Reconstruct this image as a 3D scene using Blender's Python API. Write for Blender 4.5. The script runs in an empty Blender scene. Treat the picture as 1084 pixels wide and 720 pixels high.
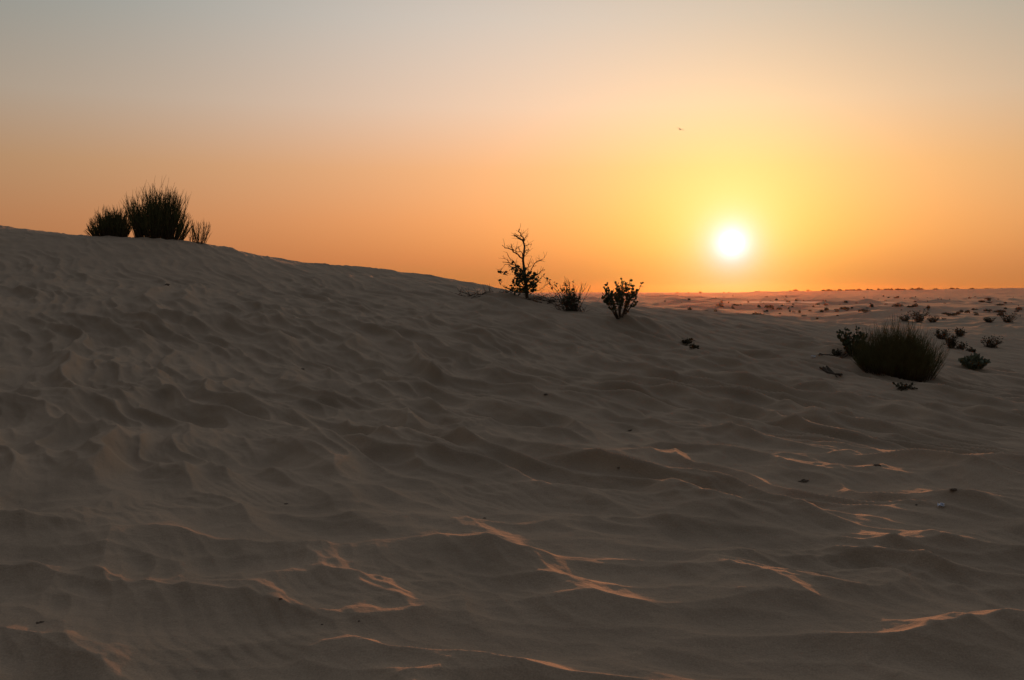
import bpy, math, random
import numpy as np
from mathutils import Vector

random.seed(7)
RNG = np.random.default_rng(11)
S = bpy.context.scene
COL = S.collection
R = math.radians

# ------------------------------------------------------------------ camera
EYE = 1.6
F = 1084 * 35.0 / 36.0              # focal length in pixels of a 1084 px wide picture
HOR = 309.0                          # picture row of the true horizon
PITCH = math.atan((360 - HOR) / F)
cam_d = bpy.data.cameras.new('camera')
cam = bpy.data.objects.new('camera', cam_d)
COL.objects.link(cam)
cam.location = (0, 0, EYE)
cam.rotation_euler = (math.pi / 2 - PITCH, 0, 0)
cam_d.lens = 35.0
cam_d.sensor_width = 36.0
cam_d.clip_start = 0.05
cam_d.clip_end = 20000
S.camera = cam

# ------------------------------------------------------------------ sun + sky
SUN_AZ = R(12.4)                     # to the right of the view direction
SUN_EL = R(2.72)
SUN_DIR = Vector((math.sin(SUN_AZ) * math.cos(SUN_EL), math.cos(SUN_AZ) * math.cos(SUN_EL), math.sin(SUN_EL)))
sd = bpy.data.lights.new('sun', 'SUN')
sd.energy = 2.6
sd.color = (1.0, 0.36, 0.13)
sd.angle = R(0.8)
sun = bpy.data.objects.new('sun', sd)
COL.objects.link(sun)
sun.rotation_euler = SUN_DIR.to_track_quat('Z', 'Y').to_euler()
sun.location = (30, 100, 40)

S.view_settings.view_transform = 'Standard'
S.view_settings.look = 'None'
S.view_settings.gamma = 1
S.view_settings.use_curve_mapping = False
S.view_settings.exposure = 0
S.render.engine = 'CYCLES'
S.cycles.use_denoising = True
S.cycles.max_bounces = 6
S.cycles.diffuse_bounces = 3
S.cycles.volume_bounces = 1
S.cycles.sample_clamp_indirect = 5


def srgb(r, g, b):
    f = lambda c: (c / 255 / 12.92) if c <= 10 else ((c / 255 + 0.055) / 1.055) ** 2.4
    return (f(r), f(g), f(b), 1)


W = bpy.data.worlds.new('World')
S.world = W
W.use_nodes = True
nt = W.node_tree
nt.nodes.clear()
NN = nt.nodes.new
L = nt.links.new


def wmath(op, a, b=None):
    n = NN('ShaderNodeMath')
    n.operation = op
    for i, v in enumerate((a, b)):
        if v is None:
            continue
        if isinstance(v, (int, float)):
            n.inputs[i].default_value = v
        else:
            L(v, n.inputs[i])
    return n.outputs[0]


def wcol(op, a, b):
    n = NN('ShaderNodeVectorMath')
    n.operation = op
    for i, v in enumerate((a, b)):
        if isinstance(v, (tuple, list)):
            n.inputs[i].default_value = v[:3]
        else:
            L(v, n.inputs[i])
    return n.outputs[0]


def wscale(c, f):
    n = NN('ShaderNodeVectorMath')
    n.operation = 'SCALE'
    if isinstance(c, (tuple, list)):
        n.inputs[0].default_value = c[:3]
    else:
        L(c, n.inputs[0])
    if isinstance(f, (int, float)):
        n.inputs['Scale'].default_value = f
    else:
        L(f, n.inputs['Scale'])
    return n.outputs[0]


tc = NN('ShaderNodeTexCoord')
nrm = NN('ShaderNodeVectorMath'); nrm.operation = 'NORMALIZE'
L(tc.outputs['Generated'], nrm.inputs[0])
D = nrm.outputs[0]
sep = NN('ShaderNodeSeparateXYZ'); L(D, sep.inputs[0])
zz = wmath('MAXIMUM', sep.outputs['Z'], 0.0)
dotn = NN('ShaderNodeVectorMath'); dotn.operation = 'DOT_PRODUCT'
L(D, dotn.inputs[0]); dotn.inputs[1].default_value = SUN_DIR
cosg = wmath('MINIMUM', wmath('MAXIMUM', dotn.outputs['Value'], -1.0), 1.0)
ang = wmath('MULTIPLY', wmath('ARCCOSINE', cosg), 180 / math.pi)     # degrees from the sun
# dust-laden sunset air: one column of colours far from the sun's side, one added towards it, and the aureole
#SKYDATA
Z_POS = [0.0, 0.03, 0.07, 0.12, 0.18, 0.26, 0.5, 1.0]
SKY_FAR = [(0.4541, 0.1774, 0.0498), (0.4745, 0.1871, 0.0766), (0.4941, 0.2226, 0.1047), (0.4827, 0.2742, 0.1451), (0.4247, 0.3414, 0.2639), (0.3010, 0.3163, 0.2860), (0.3400, 0.3450, 0.3600), (0.3000, 0.3250, 0.3800)]
SKY_NEAR = [(0.0000, 0.0062, 0.0000), (0.0939, 0.0114, 0.0000), (0.1579, 0.0310, 0.0077), (0.1880, 0.0593, 0.0337), (0.2325, 0.1425, 0.1245), (0.2990, 0.2285, 0.2165), (0.1196, 0.0914, 0.0866), (0.0000, 0.0000, 0.0000)]
NEAR_W = 18.0
NEAR_AZ, NEAR_EL = -1.0, 5.0
GLOW = [((0.0000, 0.0000, 0.0000), 9.0, 1.5), ((0.0000, 0.3150, 0.0350), 4.5, 1.5), ((0.0000, 0.1030, 0.2738), 2.2, 1.6), ((0.0000, 0.0978, 0.4875), 1.3, 2.2), ((0.6, 0.6, 0.6), 0.70, 2.0)]
#END


def sky_ramp(cols):
    r = NN('ShaderNodeValToRGB')
    L(zz, r.inputs[0])
    r.color_ramp.interpolation = 'LINEAR'
    e = r.color_ramp.elements
    while len(e) < len(Z_POS):
        e.new(0.5)
    for q, p, c in zip(e, Z_POS, cols):
        q.position = p
        q.color = (*c, 1)
    return r.outputs['Color']


def falloff(width, powr):
    return wmath('EXPONENT', wmath('MULTIPLY', wmath('POWER', wmath('DIVIDE', ang, width), powr), -1.0))


sky = wscale(sky_ramp(SKY_FAR), wmath('ADD', 0.08, wmath('MULTIPLY', 0.92, falloff(80.0, 2.0))))
dot2 = NN('ShaderNodeVectorMath'); dot2.operation = 'DOT_PRODUCT'
L(D, dot2.inputs[0])
dot2.inputs[1].default_value = (math.sin(R(NEAR_AZ)) * math.cos(R(NEAR_EL)), math.cos(R(NEAR_AZ)) * math.cos(R(NEAR_EL)), math.sin(R(NEAR_EL)))
ang2 = wmath('MULTIPLY', wmath('ARCCOSINE', wmath('MINIMUM', wmath('MAXIMUM', dot2.outputs['Value'], -1.0), 1.0)), 180 / math.pi)
lobe = wmath('EXPONENT', wmath('MULTIPLY', wmath('POWER', wmath('DIVIDE', ang2, NEAR_W), 2.0), -1.0))
sky = wcol('ADD', sky, wscale(sky_ramp(SKY_NEAR), lobe))
for (c, width, powr) in GLOW:
    sky = wcol('ADD', sky, wscale(c, falloff(width, powr)))
nis = NN('ShaderNodeTexSky')
nis.sky_type = 'NISHITA'
nis.sun_disc = False
nis.sun_elevation = SUN_EL
nis.sun_rotation = SUN_AZ
nis.dust_density = 4.0
bg1 = NN('ShaderNodeBackground'); bg1.inputs['Strength'].default_value = 1.0
L(sky, bg1.inputs['Color'])
bg2 = NN('ShaderNodeBackground'); bg2.inputs['Strength'].default_value = 0.025
L(nis.outputs[0], bg2.inputs['Color'])
addn = NN('ShaderNodeAddShader')
L(bg1.outputs[0], addn.inputs[0]); L(bg2.outputs[0], addn.inputs[1])
wo = NN('ShaderNodeOutputWorld')
L(addn.outputs[0], wo.inputs['Surface'])


# ------------------------------------------------------------------ numeric noise
PERM = RNG.permutation(256)
PERM = np.concatenate([PERM, PERM, PERM]).astype(np.int64)
GA = RNG.random(256) * 2 * np.pi
GX, GY = np.cos(GA), np.sin(GA)
RV = RNG.random((256, 3))


def perlin(x, y):
    xi = np.floor(x).astype(np.int64); yi = np.floor(y).astype(np.int64)
    xf = x - xi; yf = y - yi
    xi &= 255; yi &= 255
    u = xf * xf * xf * (xf * (xf * 6 - 15) + 10)
    v = yf * yf * yf * (yf * (yf * 6 - 15) + 10)

    def g(ix, iy, dx, dy):
        h = PERM[PERM[ix] + iy]
        return GX[h] * dx + GY[h] * dy
    a = g(xi, yi, xf, yf); b = g(xi + 1, yi, xf - 1, yf)
    c = g(xi, yi + 1, xf, yf - 1); d = g(xi + 1, yi + 1, xf - 1, yf - 1)
    return ((a + (b - a) * u) + ((c + (d - c) * u) - (a + (b - a) * u)) * v) * 1.5


def fbm(x, y, n=3):
    s = 0; a = 1.0
    for i in range(n):
        s = s + a * perlin(x * 2 ** i + 17.3 * i, y * 2 ** i - 9.1 * i)
        a *= 0.5
    return s


def bowls(x, y, spread=0.5, k=0.0):
    """Overlapping trodden hollows meeting in sharp rims: lowest of many paraboloids."""
    xi = np.floor(x).astype(np.int64); yi = np.floor(y).astype(np.int64)
    best = np.full(x.shape, 9.0)
    for dx in (-1, 0, 1):
        for dy in (-1, 0, 1):
            h = PERM[PERM[(xi + dx) & 255] + ((yi + dy) & 255)]
            cx = xi + dx + RV[h, 0]; cy = yi + dy + RV[h, 1]
            d = (x - cx) ** 2 + (y - cy) ** 2 + spread * RV[h, 2]
            best = np.minimum(best, d)
    return np.minimum(best, 1.3)


def sstep(a, b, x):
    t = np.clip((x - a) / (b - a), 0, 1)
    return t * t * (3 - 2 * t)


# ------------------------------------------------------------------ pixel <-> world
CP, SP = math.cos(PITCH), math.sin(PITCH)


def at(px, py, Y):
    u = (px - 542) / F; v = (360 - py) / F
    dy = CP + v * SP; dz = -SP + v * CP
    t = Y / dy
    return np.array((u * t, Y, EYE + dz * t))


CTRL = [
    # foreground rows
    (-500, 720, 4.0), (0, 720, 4.05), (300, 720, 4.1), (542, 720, 4.1), (800, 720, 4.15), (1084, 720, 4.2), (1600, 720, 4.3),
    (0, 600, 5.75), (300, 600, 5.8), (542, 600, 5.8), (800, 600, 5.8), (1084, 600, 5.85), (1600, 600, 6.0),
    (-500, 500, 8.6), (0, 500, 8.8), (250, 500, 8.9), (542, 510, 8.5), (800, 500, 8.9), (1084, 520, 8.1), (1500, 520, 8.4),
    # the slope rising to the crest on the left
    (-400, 400, 14.5), (0, 400, 15.2), (150, 400, 15.8), (330, 400, 17.0), (480, 400, 17.8), (660, 400, 18.4), (800, 400, 19.0),
    (-400, 320, 22), (0, 320, 23.0), (150, 320, 24.2), (330, 320, 26.5), (480, 320, 29), (420, 355, 22.0), (560, 345, 24.5),
    (0, 265, 32), (150, 278, 31.5), (250, 288, 32), (380, 300, 32.5),
    # crest silhouette
    (-600, 205, 42), (-300, 218, 41), (0, 235, 40), (75, 244.5, 39.5), (150, 250, 39), (220, 256, 38.5), (275, 267, 38), (312, 275.5, 37.2), (350, 283, 36.5), (420, 289.5, 36), (480, 297, 35.5), (525, 306.5, 35),
    (318, 276.2, 44), (370, 278.2, 44), (430, 285, 44), (490, 295, 43), (540, 306.5, 41),
    (372, 287.5, 39.8), (430, 292, 39.5), (485, 300, 39), (620, 317.5, 34.5), (690, 322.5, 35), (740, 327.5, 36.0),
    (548, 313, 30.5), (605, 329, 28.5), (660, 337, 27.0), (700, 350, 26), (730, 365, 25),
    (757, 327, 38.5), (800, 330, 38.5), (850, 336.5, 36.5), (890, 345, 33),
    # the dune's right flank
    (800, 360, 26), (860, 378, 23.5), (905, 372, 25), (970, 399, 22), (1084, 430, 18.5), (1400, 430, 19), (950, 440, 15.3), (1084, 470, 12.7),
    # hollow and hummocks on the right
    (1000, 372, 31), (1050, 362, 37), (1084, 395, 26), (1140, 380, 33), (1300, 380, 34),
    (925, 343, 58), (1000, 338.5, 62), (1084, 341, 62), (1300, 340, 64),
    # behind the crest
]
P = [at(*c) for c in CTRL]
for px, d in ((-500, 2.6), (0, 2.6), (150, 2.4), (330, 2.0), (480, 1.8), (620, 1.7), (740, 1.5), (830, 1.2)):
    b = at(px, HOR, 60)
    zc = {-500: 5.6, 0: 4.4, 150: 3.8, 330: 2.7, 480: 2.1, 620: 1.3, 740: .95, 830: .6}[px]
    P.append(np.array((b[0], 60, zc - d)))
    P.append(np.array((b[0] * .85, 51, zc - d * .45)))
for x, y, z in ((-4, 0, .15), (4, 0, -.05), (0, -1, 0.02), (0, -15, -.3), (-18, -4, .9), (18, -4, -.6), (-30, 10, 1.9), (-45, -20, 1.5), (40, -20, -1.5), (0, -50, -1.5), (60, 20, -1.6),
                (-70, 30, 1.5), (0, 85, -2.6), (40, 85, -2.2), (-50, 80, -1.5), (80, 60, -2.5)):
    P.append(np.array((x, y, z), float))
P = np.array(P)


def tps(r2):
    return 0.5 * r2 * np.log(r2 + 1e-9)


_n = len(P)
_A = np.zeros((_n + 3, _n + 3))
_A[:_n, :_n] = tps((P[:, None, 0] - P[None, :, 0]) ** 2 + (P[:, None, 1] - P[None, :, 1]) ** 2) + np.eye(_n) * 0.02
_A[:_n, _n] = 1; _A[:_n, _n + 1:] = P[:, :2]
_A[_n, :_n] = 1; _A[_n + 1:, :_n] = P[:, :2].T
_w = np.linalg.solve(_A, np.concatenate([P[:, 2], [0, 0, 0]]))


def base_near(x, y):
    s = _w[_n] + _w[_n + 1] * x + _w[_n + 2] * y
    for i in range(_n):
        s = s + _w[i] * tps((x - P[i, 0]) ** 2 + (y - P[i, 1]) ** 2)
    return s


RIDGE = [(-3000, 311), (600, 311), (690, 310.6), (760, 309.8), (840, 308.6), (900, 307.6), (960, 306.9), (1040, 305.8), (1084, 305.2), (1300, 305), (4000, 308)]
RX = np.array([(p - 542) / F for p, _ in RIDGE]); RY = np.array([q for _, q in RIDGE])


FLAT_X, FLAT_Y, FLAT_Z = (866 - 542) / F * 430, 430.0, -2.9
FLAT_W = 80 / F * 430


def plain(x, y):
    z = -4.0 + 0 * x
    d = np.hypot(x, y)
    n1 = fbm(x / 95 + 3.1, y / 42 + 1.7, 3)
    n2 = 1 - np.abs(perlin(x / 33 + 8.2, y / 17 + 5.5)) * 2
    z = z + 0.9 * n1 + 0.45 * n2 * sstep(60, 140, d)
    z = z + sstep(70, 130, d) * (1 - sstep(700, 1200, d)) * (1.5 * bowls(x / 21 + 5 + .3 * perlin(x / 30, y / 30), y / 13 + 2 + .3 * perlin(x / 30 + 7, y / 30), .5) + .35 * fbm(x / 9, y / 6, 2))
    # far dune ridge
    u = np.where(y > 1, x / np.maximum(y, 1), np.sign(x) * 3)
    top = EYE + (HOR - np.interp(u, RX, RY)) / F * 1800
    w = np.exp(-((d - 1800) / 420) ** 2)
    w2 = np.exp(-((d - 1050) / 160) ** 2)
    z = z + (top - 1.0 + 4.0 + 1.1 * fbm(x / 130, y / 130 + 4, 3)) * w + 1.6 * w2 * (0.5 + fbm(x / 160 + 9, y / 160, 2))
    m = np.exp(-((x - FLAT_X) / (FLAT_W * 1.12)) ** 8 - ((y - FLAT_Y) / 34) ** 8)
    z = z * (1 - m) + FLAT_Z * m
    return z


# worn wheel ruts crossing the foreground: (x0, y0, x1, y1, width, depth)
RUTS = [(-12, 8.3, 1.5, 9.0, .42), (-7, 6.7, 8, 7.4, .34), (-5, 4.75, 9, 5.5, .32)]


def detail(x, y):
    d = np.hypot(x, y)
    wx = x + 0.09 * perlin(x / .8, y / .8 + 5) + 0.34 * perlin(x / 3.4 + 2, y / 3.4)
    wy = y + 0.09 * perlin(x / .8 + 40, y / .8) + 0.34 * perlin(x / 3.4 + 9, y / 3.4 + 3)
    # long axis of the blown hollows runs downslope, towards the viewer and right
    a = 0.50 * wx - 0.866 * wy
    b = 0.866 * wx + 0.50 * wy
    far = 1 - 0.80 * sstep(20, 36, d)
    fine = 1 - 0.55 * sstep(22, 38, d)
    h1 = bowls(a / 2.5 + 40, b / 0.64 + 11, .45) * 0.265
    h2 = bowls(a / 1.15 + 7, b / 0.29 + 63, .6) * 0.125
    h4 = bowls(a / 0.55 + 70, b / 0.14 + 6, .8) * 0.040
    h3 = bowls(x / 2.1 + 3, y / 1.2 + 30, .5) * 0.10
    patch = 0.60 + 0.40 * sstep(-.35, .35, perlin(x / 2.6 + 4, y / 2.6 + 8))
    patch2 = sstep(-.35, .35, perlin(x / 1.7 + 14, y / 1.7 + 3))
    patch2 = np.maximum(patch2, .85 * sstep(9, 15, d))
    near = 1 - sstep(6.5, 10.5, d)          # trodden sand where people have walked
    a5 = 0.93 * wx - 0.37 * wy
    b5 = 0.37 * wx + 0.93 * wy
    h5 = bowls(a5 / 1.25 + 21, b5 / 0.60 + 52, .45) * 0.20 + bowls(a5 / .60 + 9, b5 / .27 + 17, .6) * .062
    h2 = h2 * (1 - .8 * near)
    # long sharp-crested drifts blown along the same axis
    q1 = b / 1.02 + .75 * perlin(a / 4.6 + 5, b / 2.4) + .28 * perlin(a / 1.7, b / 1.1 + 8)
    m1 = sstep(-.45, .25, perlin(a / 5.2 + 31, b / 1.9 + 3))
    r1 = (1 - np.abs(np.sin(np.pi * q1))) ** 1.25 * 0.195 * m1
    q2 = b / 0.46 + .70 * perlin(a / 2.4 + 15, b / 1.2) + .25 * perlin(a / .9 + 2, b / .7 + 8)
    m2 = sstep(-.35, .30, perlin(a / 2.6 + 11, b / 1.3 + 23))
    r2 = (1 - np.abs(np.sin(np.pi * q2))) ** 1.2 * 0.078 * m2
    drift = (1 - .85 * near)
    z = r1 * drift * (far * .7 + fine * .3) + r2 * drift * fine + (.60 * h1 * patch * (1 - .85 * near) + h5 * near * (.35 + .65 * patch) + h3 * (1 - .5 * near)) * far + (.70 * h2 * patch2 + h4 * patch2 * patch) * fine
    flat = np.ones_like(z)
    for (x0, y0, x1, y1, w) in RUTS:
        L_ = math.hypot(x1 - x0, y1 - y0)
        t = ((x - x0) * (x1 - x0) + (y - y0) * (y1 - y0)) / L_
        s = (-(x - x0) * (y1 - y0) + (y - y0) * (x1 - x0)) / L_ + 0.5 * perlin(t / 3.1 + w * 50, 3.3)
        ends = sstep(-1, 2, t) * (1 - sstep(L_ - 4, L_ + 1, t))
        k = np.exp(-(s / w) ** 2) * ends
        flat = flat * (1 - 0.62 * k)
    z = z * flat + (1 - flat) * (0.165 - 0.065 * near)
    z = z + 0.03 * fbm(x / 2.3, y / 2.3, 2) * far * (1 - .6 * near)
    # wind ripples in patches
    rp = sstep(0.12, .5, perlin(x / 1.9 + 31, y / 1.9 + 7)) * (1 - sstep(14, 22, d))
    ph = (0.80 * x + 0.60 * y + 0.10 * perlin(x * 1.6, y * 1.6)) / 0.095 * 2 * np.pi
    z = z + 0.0020 * rp * (np.sin(ph) + 0.3 * np.sin(2 * ph + .8))
    # crumbly grain
    z = z + 0.0050 * fbm(x * 5, y * 5, 3) * (1 - sstep(14, 30, d)) + .012 * fbm(a * 1.1, b * 3.2, 3) * far
    # the broad hummocks of the middle distance
    hm = sstep(38, 60, d) * (1 - sstep(150, 300, d))
    z = z + hm * (0.28 * bowls(x / 9 + 2, y / 6 + 5, .5) + 0.1 * fbm(x / 3, y / 3, 2))
    return z - 0.23


MOUNDS = []      # (x, y, radius, height): sand caught at the foot of plants


def height(x, y):
    x = np.asarray(x, float); y = np.asarray(y, float)
    d = np.hypot(x, y)
    k = sstep(62, 105, d)
    z = np.zeros_like(x)
    m = k < 1
    z[m] = base_near(x[m], y[m]) * (1 - k[m])
    z = z + plain(x, y) * k
    z = z + detail(x, y) * (1 - sstep(250, 400, d))
    for (mx, my, mr, mh) in MOUNDS:
        z = z + mh * np.exp(-((x - mx) ** 2 + (y - my) ** 2) / mr ** 2)
    return z


def gz(x, y):
    return float(height(np.array([x]), np.array([y]))[0])


_TY = np.geomspace(3, 2600, 2600)


def hit(px, py, ymin=3.0, ymax=2600.0):
    """Where the line of sight through a picture point meets the ground."""
    T = _TY[(_TY >= ymin) & (_TY <= ymax)]
    p = at(px, py, 1.0)
    xs = p[0] * T; zs = EYE + (p[2] - EYE) * T
    h = height(xs, T)
    idx = np.nonzero(h >= zs)[0]
    i = idx[0] if len(idx) else int(np.argmin(np.abs(h - zs)))
    return Vector((xs[i], T[i], h[i]))


# ------------------------------------------------------------------ materials
def mat(name, build):
    m = bpy.data.materials.new(name)
    m.use_nodes = True
    build(m.node_tree, m.node_tree.nodes['Principled BSDF'])
    return m


def m_sand(t, b):
    n = t.nodes.new; l = t.links.new
    geo = n('ShaderNodeNewGeometry')
    n1 = n('ShaderNodeTexNoise'); n1.inputs['Scale'].default_value = 0.9; n1.inputs['Detail'].default_value = 6
    l(geo.outputs['Position'], n1.inputs['Vector'])
    r1 = n('ShaderNodeValToRGB')
    r1.color_ramp.elements[0].position = .3; r1.color_ramp.elements[0].color = (.362, .272, .194, 1)
    r1.color_ramp.elements[1].position = .7; r1.color_ramp.elements[1].color = (.438, .327, .234, 1)
    l(n1.outputs[0], r1.inputs[0])
    n2 = n('ShaderNodeTexNoise'); n2.inputs['Scale'].default_value = 110; n2.inputs['Detail'].default_value = 4
    l(geo.outputs['Position'], n2.inputs['Vector'])
    mx = n('ShaderNodeMixRGB'); mx.blend_type = 'OVERLAY'; mx.inputs['Fac'].default_value = .32
    l(r1.outputs[0], mx.inputs[1]); l(n2.outputs[0], mx.inputs[2])
    l(mx.outputs[0], b.inputs['Base Color'])
    b.inputs['Roughness'].default_value = .95
    b.inputs['Specular IOR Level'].default_value = .12
    n3 = n('ShaderNodeTexNoise'); n3.inputs['Scale'].default_value = 30; n3.inputs['Detail'].default_value = 8; n3.inputs['Roughness'].default_value = .62
    l(geo.outputs['Position'], n3.inputs['Vector'])
    bp = n('ShaderNodeBump'); bp.inputs['Strength'].default_value = .6; bp.inputs['Distance'].default_value = .012
    l(n3.outputs[0], bp.inputs['Height'])
    l(bp.outputs[0], b.inputs['Normal'])


def simple(c0, c1, scale=8.0, rough=.8, spec=.2):
    def f(t, b):
        n = t.nodes.new; l = t.links.new
        geo = n('ShaderNodeTexCoord')
        nn = n('ShaderNodeTexNoise'); nn.inputs['Scale'].default_value = scale; nn.inputs['Detail'].default_value = 3
        l(geo.outputs['Object'], nn.inputs['Vector'])
        r = n('ShaderNodeValToRGB')
        r.color_ramp.elements[0].position = .32; r.color_ramp.elements[0].color = (*c0, 1)
        r.color_ramp.elements[1].position = .68; r.color_ramp.elements[1].color = (*c1, 1)
        l(nn.outputs[0], r.inputs[0]); l(r.outputs[0], b.inputs['Base Color'])
        b.inputs['Roughness'].default_value = rough
        b.inputs['Specular IOR Level'].default_value = spec
    return f


M_SAND = mat('sand', m_sand)
M_PALE = mat('pale_sand', simple((.60, .50, .42), (.70, .60, .50), .02, .85, .08))
M_BROOM = mat('broom_green', simple((.085, .094, .038), (.150, .150, .068), 6))
M_LEAF = mat('leaf_green', simple((.050, .070, .038), (.095, .12, .070), 9))
M_PALELEAF = mat('pale_leaf', simple((.13, .165, .115), (.20, .235, .17), 9))
M_STEM = mat('stem_brown', simple((.060, .042, .026), (.11, .080, .052), 9))
M_DEAD = mat('dead_wood', simple((.055, .040, .028), (.12, .09, .065), 12, .9))
M_SCRUB = mat('scrub', simple((.075, .066, .040), (.125, .106, .066), 1.5))
M_BIRD = mat('feathers', simple((.035, .030, .026), (.07, .06, .05), 20))
M_STONE = mat('dark_clod', simple((.12, .092, .07), (.19, .148, .11), 20, .95, .1))
M_PAPER = mat('white_plastic', simple((.72, .74, .78), (.82, .83, .86), 20, .4, .5))
M_BLUE = mat('bluish_plastic', simple((.55, .62, .80), (.75, .80, .88), 20, .35, .5))


# ------------------------------------------------------------------ mesh helpers
def link_mesh(name, verts, faces, m, parent=None, smooth=False):
    me = bpy.data.meshes.new(name)
    me.from_pydata([tuple(v) for v in verts], [], faces)
    me.materials.append(m)
    if smooth:
        me.polygons.foreach_set('use_smooth', [True] * len(me.polygons))
    me.update()
    o = bpy.data.objects.new(name, me)
    COL.objects.link(o)
    if parent:
        o.parent = parent
    return o


def tag(o, label=None, cat=None, group=None, kind=None):
    for k, v in (('label', label), ('category', cat), ('group', group), ('kind', kind)):
        if v:
            o[k] = v
    return o


def thing(name, label, cat, loc, group=None):
    o = bpy.data.objects.new(name, None)
    o.empty_display_size = .2
    COL.objects.link(o)
    o.location = loc
    return tag(o, label, cat, group)


class MB:
    def __init__(s):
        s.v = []; s.f = []

    def tube(s, pts, r0, r1, n=4):
        pts = [Vector(p) for p in pts]
        k = len(pts)
        base = len(s.v)
        for i, p in enumerate(pts):
            t = (pts[min(i + 1, k - 1)] - pts[max(i - 1, 0)])
            if t.length < 1e-9:
                t = Vector((0, 0, 1))
            t.normalize()
            ref = Vector((1, 0, 0)) if abs(t.x) < .8 else Vector((0, 1, 0))
            a = t.cross(ref).normalized(); b = t.cross(a)
            r = r0 + (r1 - r0) * i / (k - 1)
            for j in range(n):
                q = 2 * math.pi * j / n
                s.v.append(p + a * (r * math.cos(q)) + b * (r * math.sin(q)))
        for i in range(k - 1):
            for j in range(n):
                j2 = (j + 1) % n
                s.f.append((base + i * n + j, base + i * n + j2, base + (i + 1) * n + j2, base + (i + 1) * n + j))
        s.f.append(tuple(base + j for j in reversed(range(n))))
        s.f.append(tuple(base + (k - 1) * n + j for j in range(n)))

    def leaf(s, p, d, up, ln, wd):
        """An oval leaf, folded along its midrib."""
        d = Vector(d).normalized()
        side = d.cross(Vector(up))
        if side.length < 1e-4:
            side = d.cross(Vector((1, 0, 0)))
        side.normalize()
        nrm = side.cross(d).normalized()
        b = len(s.v)
        prof = ((0, 0), (.22, .36), (.55, .5), (.85, .3), (1.0, 0))
        for t, w in prof:
            c = Vector(p) + d * (t * ln) - nrm * (.12 * ln * t * t)
            s.v.append(c)
            s.v.append(c + side * (w * wd) + nrm * (.10 * w * wd))
            s.v.append(c - side * (w * wd) + nrm * (.10 * w * wd))
        for i in range(4):
            o = b + i * 3
            s.f.append((o, o + 1, o + 4, o + 3))
            s.f.append((o + 2, o, o + 3, o + 5))

    def build(s, name, m, parent=None, smooth=False):
        return link_mesh(name, s.v, s.f, m, parent, smooth)


# ------------------------------------------------------------------ spots that catch a sand mound
def spot(px, Y):
    return ((px - 542) / F * Y, Y)


def world_px(Y):
    return Y / F                      # metres per picture pixel at that depth


for px, Y, r, h in ((165, 39, 2.4, .10), (553, 30.5, 1.3, .10), (603, 28.8, .9, .10), (660, 27, 1.1, .12), (945, 23.6, 1.6, .10)):
    x, y = spot(px, Y)
    MOUNDS.append((x, y, r, h))

# ------------------------------------------------------------------ ground: one sheet to the horizon
def make_ground():
    dense = np.linspace(R(-38), R(38), 1180)
    left = np.linspace(R(-180), R(-38), 90)[:-1]
    right = np.linspace(R(38), R(180), 90)[1:-1]
    th = np.concatenate([left, dense, right])
    rad = np.concatenate([np.geomspace(.25, 3.0, 40)[:-1], np.geomspace(3.0, 46, 1000)[:-1], np.geomspace(46, 150, 150)[:-1], np.geomspace(150, 9000, 170)])
    T, RR = np.meshgrid(th, rad)
    X = (RR * np.sin(T)).ravel(); Y = (RR * np.cos(T)).ravel()
    Z = height(X, Y)
    nt_, nr = len(th), len(rad)
    co = np.stack([X, Y, Z], 1)
    c0 = np.array([[0, 0, gz(0, 0)]])
    co = np.concatenate([co, c0]).astype(np.float32)
    i = np.arange(nr - 1)[:, None] * nt_
    j = np.arange(nt_)[None, :]
    j2 = (j + 1) % nt_
    quads = np.stack([i + j, i + nt_ + j, i + nt_ + j2, i + j2], -1).reshape(-1, 4)[:, ::-1]
    c = nr * nt_
    tris = np.stack([np.arange(nt_), (np.arange(nt_) + 1) % nt_, np.full(nt_, c)], 1)[:, ::-1]
    me = bpy.data.meshes.new('sand_ground')
    me.vertices.add(len(co)); me.vertices.foreach_set('co', co.ravel())
    nl = quads.size + tris.size
    me.loops.add(nl)
    me.loops.foreach_set('vertex_index', np.concatenate([quads.ravel(), tris.ravel()]).astype(np.int32))
    npoly = len(quads) + len(tris)
    me.polygons.add(npoly)
    starts = np.concatenate([np.arange(len(quads)) * 4, quads.size + np.arange(len(tris)) * 3]).astype(np.int32)
    me.polygons.foreach_set('loop_start', starts)
    me.polygons.foreach_set('use_smooth', np.ones(npoly, bool))
    me.update(calc_edges=True)
    me.validate()
    if me.polygons[0].normal.z < 0:
        me.flip_normals()
    me.materials.append(M_SAND)
    o = bpy.data.objects.new('sand_ground', me)
    COL.objects.link(o)
    tag(o, kind='structure')


make_ground()

# pale hard-baked salt flat far out on the plain
v = []; f = []
N = 90
for i in range(N):
    q = i / (N - 1) * 2 - 1
    x = FLAT_X + FLAT_W * q
    e = math.sqrt(max(0, 1 - abs(q) ** 5))
    for dy in (-24, -8, 8, 24):
        v.append((x, FLAT_Y + dy * e + 3 * math.sin(x / 17), FLAT_Z + .03))
for i in range(N - 1):
    for j in range(3):
        a = i * 4 + j
        f.append((a, a + 4, a + 5, a + 1))
tag(link_mesh('salt_flat', v, f, M_PALE, smooth=True), kind='structure')

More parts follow.
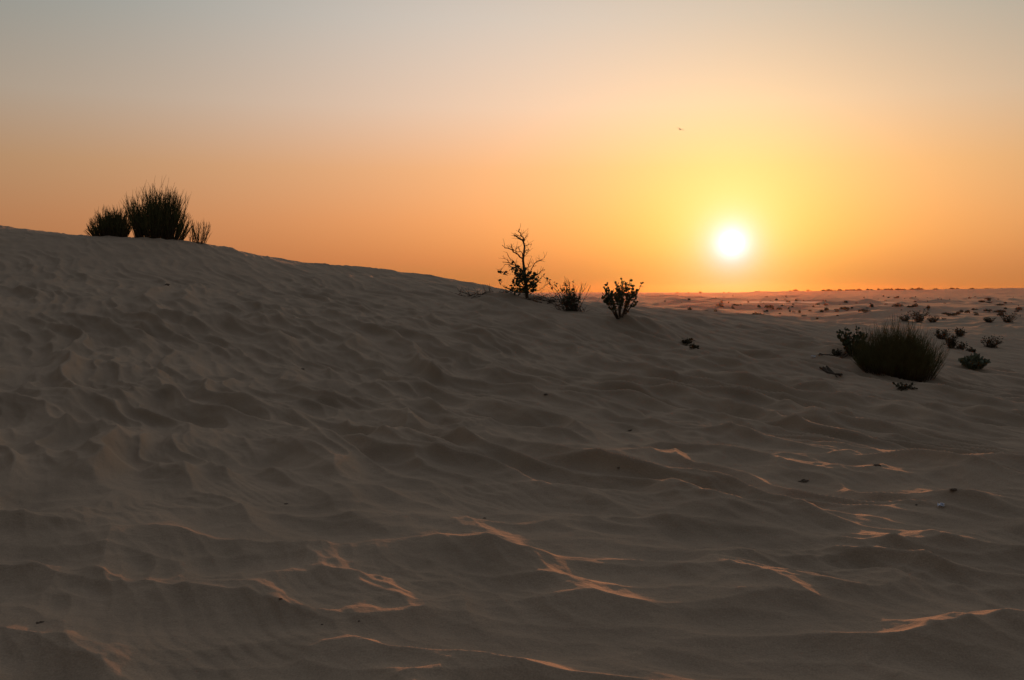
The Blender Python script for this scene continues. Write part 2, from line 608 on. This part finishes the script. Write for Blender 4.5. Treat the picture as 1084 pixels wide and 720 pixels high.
# ------------------------------------------------------------------ haze
hv = []
for z in (-14, 24):
    hv += [(-3500, -300, z), (3500, -300, z), (3500, 4200, z), (-3500, 4200, z)]
hm = bpy.data.materials.new('haze')
hm.use_nodes = True
hm.node_tree.nodes.clear()
ho = hm.node_tree.nodes.new('ShaderNodeOutputMaterial')
hp = hm.node_tree.nodes.new('ShaderNodeVolumePrincipled')
hp.inputs['Color'].default_value = (.95, .36, .13, 1)
hp.inputs['Density'].default_value = 0.0000145
hp.inputs['Anisotropy'].default_value = 0.88
hm.node_tree.links.new(hp.outputs[0], ho.inputs['Volume'])
haze = link_mesh('haze', hv, [(3, 2, 1, 0), (4, 5, 6, 7), (0, 1, 5, 4), (1, 2, 6, 5), (2, 3, 7, 6), (3, 0, 4, 7)], hm)
tag(haze, kind='stuff')


# ------------------------------------------------------------------ plants
def rj(s):
    return random.uniform(-s, s)


def curve(p, d, ln, up, wob, n=4):
    """A stem that starts along d and bends by `up` towards the vertical."""
    pts = [Vector(p)]
    d = Vector(d).normalized()
    for i in range(n):
        d = (d + Vector((rj(wob), rj(wob), up / n + rj(wob)))).normalized()
        pts.append(pts[-1] + d * (ln / n))
    return pts


def broom(name, label, loc, plumes, group, twig_r=.006, density=1.0, spread=1.0, foot=.66):
    """Leafless green broom: plumes of upright rods. plumes: (dx, dy, height, spread, rods)."""
    t = thing(name, label, 'shrub', loc, group)
    st = MB(); fo = MB()
    for (dx, dy, h, sp, n) in plumes:
        g0 = gz(loc[0] + dx * foot, loc[1] + dy * foot) - loc[2]
        for k in range(max(3, int(n * density))):
            q = random.uniform(0, 2 * math.pi); rr = math.sqrt(random.random())
            b = Vector((dx * foot + math.cos(q) * .17 * rr, dy * foot + math.sin(q) * .17 * rr, g0 - .08))
            lean = Vector((math.cos(q) * sp * rr + dx * (1 - foot) * spread / max(h, .3), math.sin(q) * sp * rr + dy * (1 - foot) / max(h, .3), 1))
            ln = h * random.uniform(.62, 1.06) * (1 - .18 * rr) + .08
            pts = curve(b, lean, ln, .04, .06, 6)
            st.tube(pts[:4], twig_r * 1.5, twig_r, 3)
            fo.tube(pts[3:], twig_r, twig_r * .35, 3)
            for s in range(8):
                i = random.randint(1, 5)
                p0 = pts[i].lerp(pts[min(i + 1, 6)], random.random())
                dd = (pts[min(i + 1, 6)] - pts[i - 1]).normalized() + Vector((rj(.5), rj(.5), rj(.1)))
                tw = curve(p0, dd, ln * random.uniform(.12, .30), .30, .08, 3)
                fo.tube(tw, twig_r * .8, twig_r * .3, 3)
    st.build('stems', M_STEM, t)
    fo.build('twigs', M_BROOM, t)
    return t


def milkweed(name, label, loc, w, h, stems, group, leaf=.12, bare=.35, mleaf=None, lean=0.0):
    """Upright stems from one foot carrying pairs of big oval leaves."""
    t = thing(name, label, 'shrub', loc, group)
    st = MB(); le = MB()
    for k in range(stems):
        q = k * 2.39996 + rj(.35); rr = math.sqrt((k + .5) / stems)
        d = Vector((math.cos(q) * rr * w / h * .62 + lean, math.sin(q) * rr * w / h * .62, 1))
        ln = h * random.uniform(.62, 1.04) * (1 - .12 * rr)
        pts = curve((math.cos(q) * .07 * rr, math.sin(q) * .07 * rr, -.08), d, ln, .12, .09, 6)
        st.tube(pts, .013, .005, 4)
        tips = [pts]
        if random.random() < .6:
            b = curve(pts[3], (pts[4] - pts[3]).normalized() + Vector((rj(.6), rj(.6), .1)), ln * .4, .3, .1, 4)
            st.tube(b, .008, .004, 3); tips.append(b)
        for tp in tips:
            m = len(tp) - 1
            s = bare if tp is pts else .2
            while s < 1.0:
                i = min(int(s * m), m - 1)
                p = tp[i].lerp(tp[i + 1], s * m - i)
                ax = (tp[i + 1] - tp[i]).normalized()
                q2 = random.uniform(0, math.pi)
                for sg in (0, math.pi):
                    if random.random() < .82:
                        sd_ = Vector((math.cos(q2 + sg), math.sin(q2 + sg), 0))
                        dl = sd_ * .7 + ax * .7 + Vector((rj(.4), rj(.4), rj(.5)))
                        sz = leaf * random.uniform(.65, 1.1)
                        le.leaf(p, dl, (rj(1), rj(1), rj(1)), sz, sz * .72)
                s += random.uniform(.065, .125)
    st.build('stems', M_STEM, t)
    le.build('leaves', mleaf or M_LEAF, t)
    return t


# --- three brooms on the left crest
def crest(px, Y, dz=0.0):
    x, y = spot(px, Y)
    return (x, y, gz(x, y) + dz)


broom('broom_shrub', 'tallest dark broom shrub with several upright plumes on the dune crest at left', crest(167, 39),
      [(-1.10, .1, 1.62, .14, 26), (-.80, -.2, 1.66, .18, 40), (-.62, 0, 1.3, .3, 50), (-.45, .2, 1.72, .16, 50), (-.12, .2, 2.12, .12, 70), (.18, -.2, 1.80, .18, 60), (.55, .2, 1.98, .13, 70),
       (.85, 0, 1.90, .13, 60), (1.10, .2, 1.25, .2, 40), (1.2, .1, .8, .25, 30), (-.1, -.3, 1.3, .4, 70), (.5, .1, 1.3, .4, 70)], 'shrubs on the left dune crest', .0095)
broom('broom_shrub', 'rounded lower broom shrub touching the left side of the tallest crest shrub', crest(118, 39.2),
      [(-.68, 0, .62, .36, 36), (-.48, .1, .84, .32, 44), (-.25, .2, 1.02, .26, 54), (.0, -.1, 1.12, .28, 60), (.25, 0, 1.10, .26, 56), (.45, .1, 1.16, .24, 60), (.62, 0, 1.02, .3, 50), (-.85, .1, .42, .45, 30), (.72, -.1, .7, .35, 40), (-.1, .2, .8, .6, 50)],
      'shrubs on the left dune crest', .0095)
broom('broom_shrub', 'small thin see-through broom shrub standing apart at the right end of the crest group', crest(212, 38.6),
      [(-.15, 0, .92, .22, 14), (.12, .1, .95, .26, 16), (.28, -.1, .75, .3, 10)], 'shrubs on the left dune crest', .0075, 1.0, 1.0, .25)
broom('broom_shrub', 'tiny dry sprig between the tallest and the smallest crest shrubs', crest(203, 38.7),
      [(0, 0, .34, .7, 9)], 'shrubs on the left dune crest', .007)

# --- dead bare-topped shrub on the mid crest
Yd = 30.5
kd = Yd / F
bx, by = spot(553, Yd)
zt = gz(bx, by)
dead = thing('dead_tree', 'dead bare forked sapling rising out of a dark leafy foot on the mid crest', 'dead tree', (bx, by, zt))


def zpt(zx, zy, dy=0.0):
    """Offsets read off a 7.2 times enlargement of the sapling, in metres from its foot, dy giving the depth."""
    px = 510 + zx / 7.2; py = 230 + zy / 7.2
    return Vector(((px - 553) * kd, dy, (313 - py) * kd))


tr = MB(); br = MB()
tr.tube([zpt(345, 600), zpt(340, 520, .02), zpt(332, 440, .03), zpt(322, 380, .02), zpt(314, 310, 0), zpt(322, 250, -.02), zpt(326, 210, -.02), zpt(318, 178, 0)], .058, .026, 6)
BR = [([(318, 178), (300, 155), (275, 140), (248, 122)], .016, .12), ([(318, 178), (312, 140), (296, 112), (285, 78)], .015, -.1),
      ([(320, 172), (335, 145), (348, 122)], .009, .1), ([(300, 155), (282, 128), (250, 112)], .007, -.08), ([(302, 125), (330, 105)], .006, .06),
      ([(314, 300), (285, 285), (240, 255), (200, 225), (158, 203)], .015, -.25), ([(240, 255), (232, 222), (222, 192)], .008, -.3), ([(262, 268), (258, 235), (270, 222)], .007, -.1),
      ([(310, 285), (290, 240), (278, 205)], .008, .15), ([(324, 250), (345, 232), (362, 228)], .008, .12), ([(326, 215), (350, 200), (382, 192)], .006, .2),
      ([(318, 290), (340, 265), (356, 250)], .006, -.1), ([(330, 400), (352, 360), (370, 330)], .010, .1), ([(338, 430), (380, 375), (420, 320), (480, 288)], .009, .3),
      ([(400, 345), (430, 330)], .005, .3), ([(340, 480), (390, 440), (440, 410), (480, 385)], .008, -.2), ([(345, 520), (410, 490), (470, 430)], .008, .25),
      ([(330, 420), (280, 370), (230, 340), (160, 328)], .010, -.2), ([(325, 400), (250, 330), (190, 255)], .008, -.3), ([(230, 340), (190, 310), (165, 300)], .006, -.2),
      ([(260, 350), (180, 345), (120, 385)], .006, .2), ([(345, 560), (260, 560), (165, 515)], .014, -.4), ([(345, 540), (300, 450), (290, 390)], .009, .2),
      ([(350, 550), (390, 480), (395, 400)], .009, -.1), ([(345, 560), (440, 545), (520, 480)], .007, .3), ([(340, 470), (300, 420), (262, 345)], .008, .1)]
for pts, r, dy in BR:
    n = len(pts)
    P3 = [zpt(x, y, dy * i / (n - 1)) for i, (x, y) in enumerate(pts)]
    kinked = [P3[0]]
    for i in range(1, n):
        m_ = P3[i - 1].lerp(P3[i], random.uniform(.35, .65))
        kinked += [m_ + Vector((rj(.045), rj(.045), rj(.045))), P3[i] + (Vector((rj(.02), rj(.02), rj(.02))) if i < n - 1 else Vector())]
    P3 = kinked
    n = len(P3)
    br.tube(P3, r * 1.7, r * .8, 4)
    for i in range(1, n):
        for _ in range(random.choice((0, 1, 3, 4))):
            p = P3[i - 1].lerp(P3[i], random.random())
            d = (P3[i] - P3[i - 1]).normalized() + Vector((rj(1.2), rj(1.2), .1 + rj(.9)))
            br.tube(curve(p, d, random.uniform(.07, .30), .1, .24, 4), max(.005, r * .5), .0035, 3)
le = MB()
for (cx, cy, rx, ry, n) in ((300, 400, 70, 45, 42), (290, 450, 60, 55, 46), (340, 480, 70, 65, 56), (255, 510, 38, 45, 26), (375, 470, 50, 65, 36), (355, 540, 50, 40, 30), (240, 365, 26, 26, 12),
                            (190, 415, 26, 16, 8), (150, 413, 9, 8, 3), (152, 468, 14, 8, 4), (128, 480, 4, 4, 1), (425, 450, 20, 28, 8), (300, 540, 40, 25, 16), (400, 520, 24, 24, 10)):
    for _ in range(int(n * 1.7)):
        a = random.uniform(0, 2 * math.pi); q = math.sqrt(random.random())
        p = zpt(cx + rx * q * math.cos(a), cy + ry * q * math.sin(a), rj(.35))
        sz = random.uniform(.05, .105)
        le.leaf(p, (rj(1), rj(1), rj(1)), (rj(.7), rj(.7), 1), sz * 1.35, sz * 1.05)
tr.build('trunk', M_DEAD, dead)
br.build('branches', M_DEAD, dead)
le.build('leaves', M_LEAF, dead)


# --- brush lying along the crest
def brush(label, px0, px1, Y, n, up, r=.010):
    x0 = (px0 - 542) / F * Y; x1 = (px1 - 542) / F * Y
    cx = (x0 + x1) / 2
    o = (cx, Y, gz(cx, Y))
    mb = MB()
    for k in range(n):
        x = random.uniform(x0, x1); y = Y + rj(.5)
        d = Vector((random.choice((-1, 1)) * random.uniform(.5, 1), rj(.5), random.uniform(.0, up)))
        g = gz(x, y)
        ln = random.uniform(.3, .75)
        pts = curve((x - o[0], y - o[1], g - o[2] + .01), d, ln, rj(.25), .16, 5)
        pts = [Vector((p.x, p.y, max(p.z, gz(p.x + o[0], p.y + o[1]) - o[2] + .004))) for p in pts]
        mb.tube(pts, r, r * .3, 4)
        for s in range(3):
            p = pts[random.randint(1, 4)]
            mb.tube(curve(p, (rj(1), rj(.7), random.uniform(.2, 1.0)), random.uniform(.12, .34), .1, .15, 3), r * .5, .0025, 3)
    ob = mb.build('fallen_branches', M_DEAD)
    ob.location = o
    tag(ob, label, 'branches', 'dry branches lying on the mid crest')


brush('tangle of dry fallen branches lying on the sand left of the dead sapling', 491, 545, 31.0, 15, .25, .013)
brush('low heap of dry twigs on the sand between the dead sapling and the twiggy shrub', 566, 594, 30.0, 16, .35, .013)
for lab, px, hh in (('single thin bare twig sticking up from the crest left of the dead sapling', 519, .42),):
    mb = MB()
    x, y = spot(px, 31.5)
    p = curve((0, 0, -.05), (-.12, 0, 1), hh, 0, .08, 4)
    mb.tube(p, .009, .003, 4); mb.tube(curve(p[2], (.5, .2, 1), .14, .2, .1, 3), .005, .002, 3)
    ob = mb.build('dry_twig', M_DEAD); ob.location = (x, y, gz(x, y))
    tag(ob, lab, 'twig')

# --- twiggy shrub with a few leaves, between sapling and milkweed
def twiggy(label, loc):
    t = thing('twiggy_shrub', label, 'shrub', loc)
    st = MB(); lv = MB()
    for k in range(46):
        d = Vector((rj(.62) , rj(.5), 1))
        ln = random.uniform(.55, 1.15) * (1 - .2 * abs(d.x))
        pts = curve((rj(.2), rj(.2), -.06), d, ln, .15, .11, 6)
        st.tube(pts, .010, .0032, 4)
        for s in range(3):
            i = random.randint(2, 5)
            st.tube(curve(pts[i], (pts[i] - pts[i - 1]).normalized() + Vector((rj(.7), rj(.7), 0)), random.uniform(.12, .34), .2, .12, 3), .005, .0022, 3)
        if d.x < .15 or random.random() < .35:
            for s in range(9):
                i = random.randint(1, 5)
                sz = random.uniform(.05, .10)
                lv.leaf(pts[i] + Vector((rj(.06), rj(.06), rj(.08))), (rj(1), rj(1), rj(1)), (rj(.7), rj(.7), 1), sz, sz * .75)
    # two leaf tufts on long shoots at its left
    for (dx, hz, n) in ((-.80, .98, 5), (-.66, .84, 8), (-.5, .78, 9)):
        pts = [Vector((-.1, 0, 0)), Vector((dx * .55, .05, hz * .6)), Vector((dx, .1, hz))]
        st.tube(pts, .007, .003, 4)
        for _ in range(n):
            sz = random.uniform(.06, .10)
            lv.leaf(pts[-1] + Vector((rj(.05), rj(.05), rj(.07))), (rj(1), rj(1), rj(1)), (rj(.7), rj(.7), 1), sz, sz * .75)
    for k in range(60):
        pts = curve((rj(.42), rj(.3), -.02), (rj(1), rj(1), .7), random.uniform(.15, .35), -.1, .15, 3)
        st.tube(pts, .007, .003, 3)
    st.build('stems', M_DEAD, t)
    lv.build('leaves', M_LEAF, t)


x, y = spot(605, 28.8)
twiggy('twiggy shrub of bare shoots and sparse leaves right of the dead sapling', (x, y, gz(x, y)))
p = hit(656, 336, 15)
random.seed(404)
x, y = p.x, p.y
milkweed('milkweed_shrub', 'leafy milkweed shrub fanning up from one foot below the skyline nearest the sun', (x, y, gz(x, y)), 1.55, 1.28, 22, None, .096, .36)

# --- big broom on the right flank and its neighbours
pb = hit(951, 398, 15)
kb = pb.y / F
pl = []
for k in range(64):
    a = random.uniform(0, 2 * math.pi); q = math.sqrt(random.random())
    dx, dy = 41 * kb * q * math.cos(a), 30 * kb * q * math.sin(a)
    pl.append((dx, dy, (52 * math.sqrt(1 - .72 * q * q) + rj(9)) * kb, random.uniform(.22, .46), random.randint(12, 40)))
broom('broom_shrub', 'biggest dense dark green broom bush on the right flank of the dune', pb, pl, None, .0042, 1.15, 1.2, .74)
p = hit(903, 376, 15)
milkweed('milkweed_shrub', 'sparse milkweed shrub leaning against the left side of the biggest broom bush', p, 40 * p.y / F, 36 * p.y / F, 24, None, .085, .25)

RIGHT = [  # (px, base py, kind, width m, height m, label, ymin)
    (1031, 390, 'milk', .95, .44, 'low spreading grey-green milkweed right of the biggest broom bush', 22),
    (1049, 368, 'scrub', .80, .50, 'dark dome-shaped scrub alone near the right edge above the grey-green milkweed', 30),
    (1007, 368, 'drift', .42, .52, 'dark scrub slanting down a small drift just right of the biggest broom bush', 28),
    (997, 359, 'scrub', .50, .45, 'small dark scrub behind the right shoulder of the biggest broom bush', 30),
    (1016, 356, 'scrub', .42, .36, 'small thin scrub above the slanting drift scrub', 33),
    (973, 341, 'scrub', .95, .75, 'dark spiky scrub, tallest of the row on the middle dune', 50),
    (958, 340, 'scrub', .75, .42, 'low brown scrub at the left end of the row on the middle dune', 50),
    (987, 341, 'scrub', .70, .42, 'low dark scrub just right of the spiky scrub on the middle dune', 50),
    (999, 339, 'scrub', .75, .30, 'flat wide scrub at the right end of the row on the middle dune', 50),
    (1067, 342, 'scrub', .95, .62, 'dark double-tipped scrub on the middle dune near the right edge', 50),
    (1047, 341, 'scrub', .70, .36, 'faint low scrub left of the double-tipped scrub on the middle dune', 50),
    (865, 338, 'scrub', .55, .34, 'small dark lone scrub behind the right end of the skyline dune', 40),
    (1077, 330, 'scrub', 1.6, .9, 'brownish scrub cut by the right edge of the picture on the plain', 70),
    (958, 411, 'low', .45, .14, 'tiny flat green plant on the sand below the biggest broom bush', 14),
    (727, 364, 'low', .22, .13, 'little dry tuft on the slope below the leafy milkweed', 20),
    (735, 368, 'low', .19, .09, 'smaller dry tuft just downhill of another below the leafy milkweed', 20),
    (886, 376, 'low', .20, .16, 'little dark tuft on the sand left of the sparse milkweed', 20),
]


def scrub_parts(w, h, n, seed, rad=.008):
    random.seed(seed)
    st = MB(); fo = MB()
    for k in range(n):
        q = random.uniform(0, 2 * math.pi); rr = math.sqrt(random.random())
        d = Vector((math.cos(q) * rr * w / h * .7, math.sin(q) * rr * w / h * .7, 1))
        ln = h * random.uniform(.6, 1.08) * math.sqrt(1 + (rr * w / h * .5) ** 2) * (1 - .2 * rr)
        pts = curve((math.cos(q) * w * .12 * rr, math.sin(q) * w * .12 * rr, -.06), d, ln, .1, .12, 4)
        st.tube(pts, rad, rad * .4, 3)
        for s in range(7):
            i = random.randint(1, 4)
            sz = random.uniform(.05, .10) * max(.6, h)
            fo.leaf(pts[i] + Vector((rj(.05), rj(.05), rj(.05))), (rj(1), rj(1), rj(.6) + .5), (rj(1), rj(1), 1), sz * 1.5, sz)
    return st, fo


for i, (px, py, kind, w, h, lab, ymin) in enumerate(RIGHT):
    p = hit(px, py, ymin)
    grp = 'scrub on the hummocks at right' if kind in ('scrub', 'drift') else None
    if kind == 'milk':
        milkweed('milkweed_shrub', lab, p, w, h, 30, None, .10, .15, M_PALELEAF)
        continue
    t = thing('desert_scrub' if kind != 'low' else 'small_plant', lab, 'shrub' if kind != 'low' else 'plant', p, grp)
    st, fo = scrub_parts(w, h, 46 if kind != 'low' else 16, 100 + i)
    if kind == 'drift':
        for (dx, dy, s) in ((.22, -.25, .62), (.44, -.5, .36)):
            s2, f2 = scrub_parts(w * .8, h * s, 26, 300 + int(dx * 100))
            gzz = gz(p.x + dx, p.y + dy) - p.z
            for src, dst in ((s2, st), (f2, fo)):
                b = len(dst.v)
                dst.v += [Vector(q) + Vector((dx, dy, gzz)) for q in src.v]
                dst.f += [tuple(b + k for k in ff) for ff in src.f]
    st.build('stems', M_STEM, t)
    fo.build('foliage', M_SCRUB, t)

# --- scrub dotted over the far plain
random.seed(21)
protos = []
for k, (w, h, n) in enumerate(((1.6, .9, 30), (2.4, .8, 34), (1.2, 1.1, 26), (3.2, .9, 40))):
    st, fo = scrub_parts(w, h, n, 500 + k, .02)
    b = len(fo.v)
    for q in range(len(fo.v)):
        pass
    # leaves of the far bushes are clumps: enlarge them by adding coarse ones
    for q in range(n * 4):
        a = random.uniform(0, 2 * math.pi); rr = math.sqrt(random.random())
        fo.leaf((math.cos(a) * rr * w * .5, math.sin(a) * rr * w * .5, random.random() * h * .8 * (1 - rr * rr * .6)), (rj(1), rj(1), rj(1)), (rj(1), rj(1), 1), .30, .22)
    fo.v += st.v
    fo.f += [tuple(i + len(fo.v) - len(st.v) for i in ff) for ff in st.f]
    me = bpy.data.meshes.new('desert_scrub'); me.from_pydata([tuple(q) for q in fo.v], [], fo.f); me.materials.append(M_SCRUB); me.update()
    protos.append(me)
LABS = ['small dark scrub bush dotted on the hazy plain before the far ridge', 'wide low scrub patch dotted on the hazy plain before the far ridge',
        'upright scrub bush dotted on the hazy plain before the far ridge', 'broad dark scrub clump dotted on the hazy plain before the far ridge']
random.seed(33)
cnt = 0
tries = 0
while cnt < 165 and tries < 1500:
    tries += 1
    px = 700 + 400 * random.random() ** .75
    py = 313.2 + 22 * random.random() ** 1.2
    p = at(px, py, 1.0)
    # along the line of sight, on the plain
    T = np.geomspace(95, 1500, 500)
    hz = height(p[0] * T, T)
    idx = np.nonzero(hz >= EYE + (p[2] - EYE) * T)[0]
    if not len(idx):
        continue
    Y = float(T[idx[0]])
    if Y < 100:
        continue
    x = p[0] * Y
    if float(fbm(np.array([x / 60]), np.array([Y / 45]), 2)[0]) + rj(.35) < .02:
        continue
    k = random.choices((0, 1, 2, 3), (4, 3, 2, 1.5))[0]
    o = bpy.data.objects.new('desert_scrub', protos[k])
    COL.objects.link(o)
    s = (.22 + .55 * random.random() ** 2) * (1 + Y / 1100)
    o.location = (x, Y, float(hz[idx[0]]) - .04)
    o.scale = (s, s, s * random.uniform(.8, 1.2))
    o.rotation_euler = (0, 0, random.uniform(0, 6.28))
    tag(o, LABS[k], 'shrub', 'scrub dotted over the far plain')
    cnt += 1

# --- trees along the far ridge
tm = MB()
random.seed(5)
tree_protos = []
for k in range(4):
    mb = MB()
    H = random.uniform(3.2, 5.2)
    mb.tube(curve((0, 0, -.8), (rj(.1), rj(.1), 1), H * .6, .1, .05, 4), .22, .1, 5)
    for q in range(170):
        a = random.uniform(0, 2 * math.pi); rr = math.sqrt(random.random())
        zt = random.random()
        ww = (2.6 + k * .5) * math.sin(math.pi * (.15 + .8 * zt)) * rr
        mb.leaf((math.cos(a) * ww, math.sin(a) * ww, H * (.22 + .78 * zt)), (rj(1), rj(1), rj(1)), (rj(1), rj(1), 1), 1.3, .95)
    me = bpy.data.meshes.new('ridge_tree'); me.from_pydata([tuple(q) for q in mb.v], [], mb.f); me.materials.append(M_SCRUB); me.update()
    tree_protos.append(me)
random.seed(12)
for k in range(180):
    px = 830 + 246 * random.random() ** .8 if k > 8 else random.uniform(700, 850)
    if 978 < px < 988:
        continue
    Y = 1800 + rj(60)
    x = (px - 542) / F * Y
    o = bpy.data.objects.new('ridge_tree', random.choice(tree_protos))
    COL.objects.link(o)
    s = random.uniform(.35, .85)
    o.location = (x, Y, gz(x, Y) - .3)
    o.scale = (s * random.uniform(.9, 1.9), s, s)
    o.rotation_euler = (0, 0, random.uniform(-.5, .5))
    tag(o, 'small dark tree on the skyline of the far sandy ridge', 'tree', 'trees along the far ridge')


# ------------------------------------------------------------------ small things on the sand
def clod(label, px, py, w, name='sand_clod', cat='clod', stretch=1.0, seed=0):
    random.seed(900 + seed)
    w *= .40
    p = hit(px, py)
    v = []; f = []
    nu, nv = 11, 6
    for i in range(nv + 1):
        ph = math.pi * i / nv
        for j in range(nu):
            q = 2 * math.pi * j / nu
            r = w * .5 * random.uniform(.55, 1.2)
            v.append((r * math.sin(ph) * math.cos(q) * stretch, r * math.sin(ph) * math.sin(q), r * .55 * math.cos(ph)))
    for i in range(nv):
        for j in range(nu):
            a = i * nu + j; b = i * nu + (j + 1) % nu
            f.append((a, a + nu, b + nu, b))
    o = link_mesh(name, v, f, M_STONE)
    o.location = (p.x, p.y, p.z + w * .02)
    o.rotation_euler = (0, 0, random.uniform(-.5, .5))
    tag(o, label, cat, 'dark bits lying on the sand')


CL = [(341, 662, .035, 1, 'round dark pebble in the hollow at the lower left foreground'), (303, 534, .06, 1.5, 'dark flat clod on the left foreground rut rim'),
      (513, 549, .05, 1.6, 'dark clod below the brightest orange crest left of centre'), (578, 419, .14, 1.6, 'dark clod on the middle slope below the milkweed'),
      (851, 510, .17, 1.5, 'largest dark clod on the right middle slope'), (297, 634, .035, 1.8, 'dark chip on the slipface above the round pebble'),
      (42, 660, .06, 2.2, 'elongated dark scrap at the lower left edge'), (320, 391, .16, 1.8, 'dark flat piece on the left slope'), (177, 302, .3, 1.5, 'dark bit high on the left slope below the shrubs'),
      (970, 536, .05, 1.2, 'dark pebble just left of the bluish scrap'), (929, 493, .12, 1.6, 'dark clod below the big broom on the right slope'), (655, 497, .07, 1.5, 'dark lump right of the orange crests'),
      (668, 456, .10, 2.0, 'dark chip on the slope face in the middle'), (380, 658, .03, 1.4, 'small pebble right of the round dark pebble'), (1010, 521, .10, 2.2, 'long dark scrap near the bluish scrap at right')]
for i, (px, py, w, s, lab) in enumerate(CL):
    clod(lab, px, py, w, stretch=s, seed=i)


def stick(label, px0, py0, px1, py1, r):
    a = hit(px0, py0, 14); b = hit(px1, py1, 14)
    c = (a + b) / 2
    mb = MB()
    for k in range(7):
        o = Vector((rj(.06), rj(.06), 0))
        pts = []
        for i in range(6):
            q = a.lerp(b, i / 5 * random.uniform(.85, 1.1)) + o + Vector((rj(.04), rj(.04), 0))
            q.z = gz(q.x, q.y) + r * .6 + random.random() * .05
            pts.append(q - c)
        mb.tube(pts, r, r * .5, 5)
    ob = mb.build('dead_branch', M_DEAD); ob.location = c
    tag(ob, label, 'branch')


random.seed(77)
stick('weathered dead branch half sunk in the sand left of the biggest broom bush', 872, 391, 889, 399, .022)
stick('thin dry stalk lying on the sand at the foot of the sparse milkweed', 868, 378, 898, 374, .010)


def scrap(label, px, py, w, m, seed, tilt):
    random.seed(seed)
    p = hit(px, py, 6)
    n = 7
    v = []; f = []
    hgt = {}
    for i in range(n):
        for j in range(n):
            hgt[i, j] = random.random() * w * .30
    for side in (0, 1):
        for i in range(n):
            for j in range(n):
                e = 1 - .12 * random.random() if (i in (0, n - 1) or j in (0, n - 1)) else 1
                v.append(((i / (n - 1) - .5) * w * e, (j / (n - 1) - .5) * w * .7 * e, hgt[i, j] - side * .002))
    for i in range(n - 1):
        for j in range(n - 1):
            a = i * n + j
            f.append((a, a + n, a + n + 1, a + 1))
            b = a + n * n
            f.append((b + 1, b + n + 1, b + n, b))
    o = link_mesh('plastic_scrap', v, f, m)
    o.location = (p.x, p.y, p.z + w * .2)
    o.rotation_euler = (R(tilt), 0, random.uniform(-.4, .4))
    tag(o, label, 'litter')


scrap('crumpled white scrap lying on the sand left of the sparse milkweed', 861, 379, .11, M_PAPER, 3, 38)
scrap('small crumpled bluish plastic scrap on the right foreground slope', 996, 537, .055, M_BLUE, 4, 30)

# ------------------------------------------------------------------ bird
c = at(720, 137, 150)
v = []; f = []
prof = [(-.30, .01), (-.22, .035), (-.08, .075), (.08, .08), (.2, .05), (.27, .04), (.33, .012)]
for t_, r_ in prof:
    for j in range(8):
        q = 2 * math.pi * j / 8
        v.append((t_, r_ * math.cos(q), r_ * math.sin(q)))
for i in range(len(prof) - 1):
    for j in range(8):
        a = i * 8 + j; b = i * 8 + (j + 1) % 8
        f.append((a, b, b + 8, a + 8))
f.append(tuple(range(8))); f.append(tuple(48 + j for j in reversed(range(8))))
for sg in (-1, 1):
    b = len(v)
    for (s, x0, x1, z) in ((.05, -.10, .13, .03), (.28, -.09, .15, .13), (.5, -.14, .06, .10), (.66, -.2, -.08, .04)):
        for zo in (.006, -.006):
            v.append((x0, sg * s, z + zo)); v.append((x1, sg * s, z + zo))
    for i in range(3):
        o = b + i * 4
        f.append((o, o + 1, o + 5, o + 4)); f.append((o + 3, o + 2, o + 6, o + 7))
        f.append((o + 1, o + 3, o + 7, o + 5)); f.append((o + 2, o, o + 4, o + 6))
    f.append((b, b + 2, b + 3, b + 1)); f.append((b + 12, b + 13, b + 15, b + 14))
b = len(v)
v += [(-.28, .03, .005), (-.28, -.03, .005), (-.46, .09, .0), (-.46, -.09, .0), (-.28, .03, -.005), (-.28, -.03, -.005), (-.46, .09, -.01), (-.46, -.09, -.01)]
f += [(b, b + 1, b + 3, b + 2), (b + 4, b + 6, b + 7, b + 5), (b, b + 2, b + 6, b + 4), (b + 1, b + 5, b + 7, b + 3), (b + 2, b + 3, b + 7, b + 6)]
bird = link_mesh('bird', v, f, M_BIRD, smooth=True)
bird.location = c
bird.rotation_euler = (R(22), R(-6), R(58))
tag(bird, 'lone bird gliding with spread wings in the open sky above the sun', 'bird')
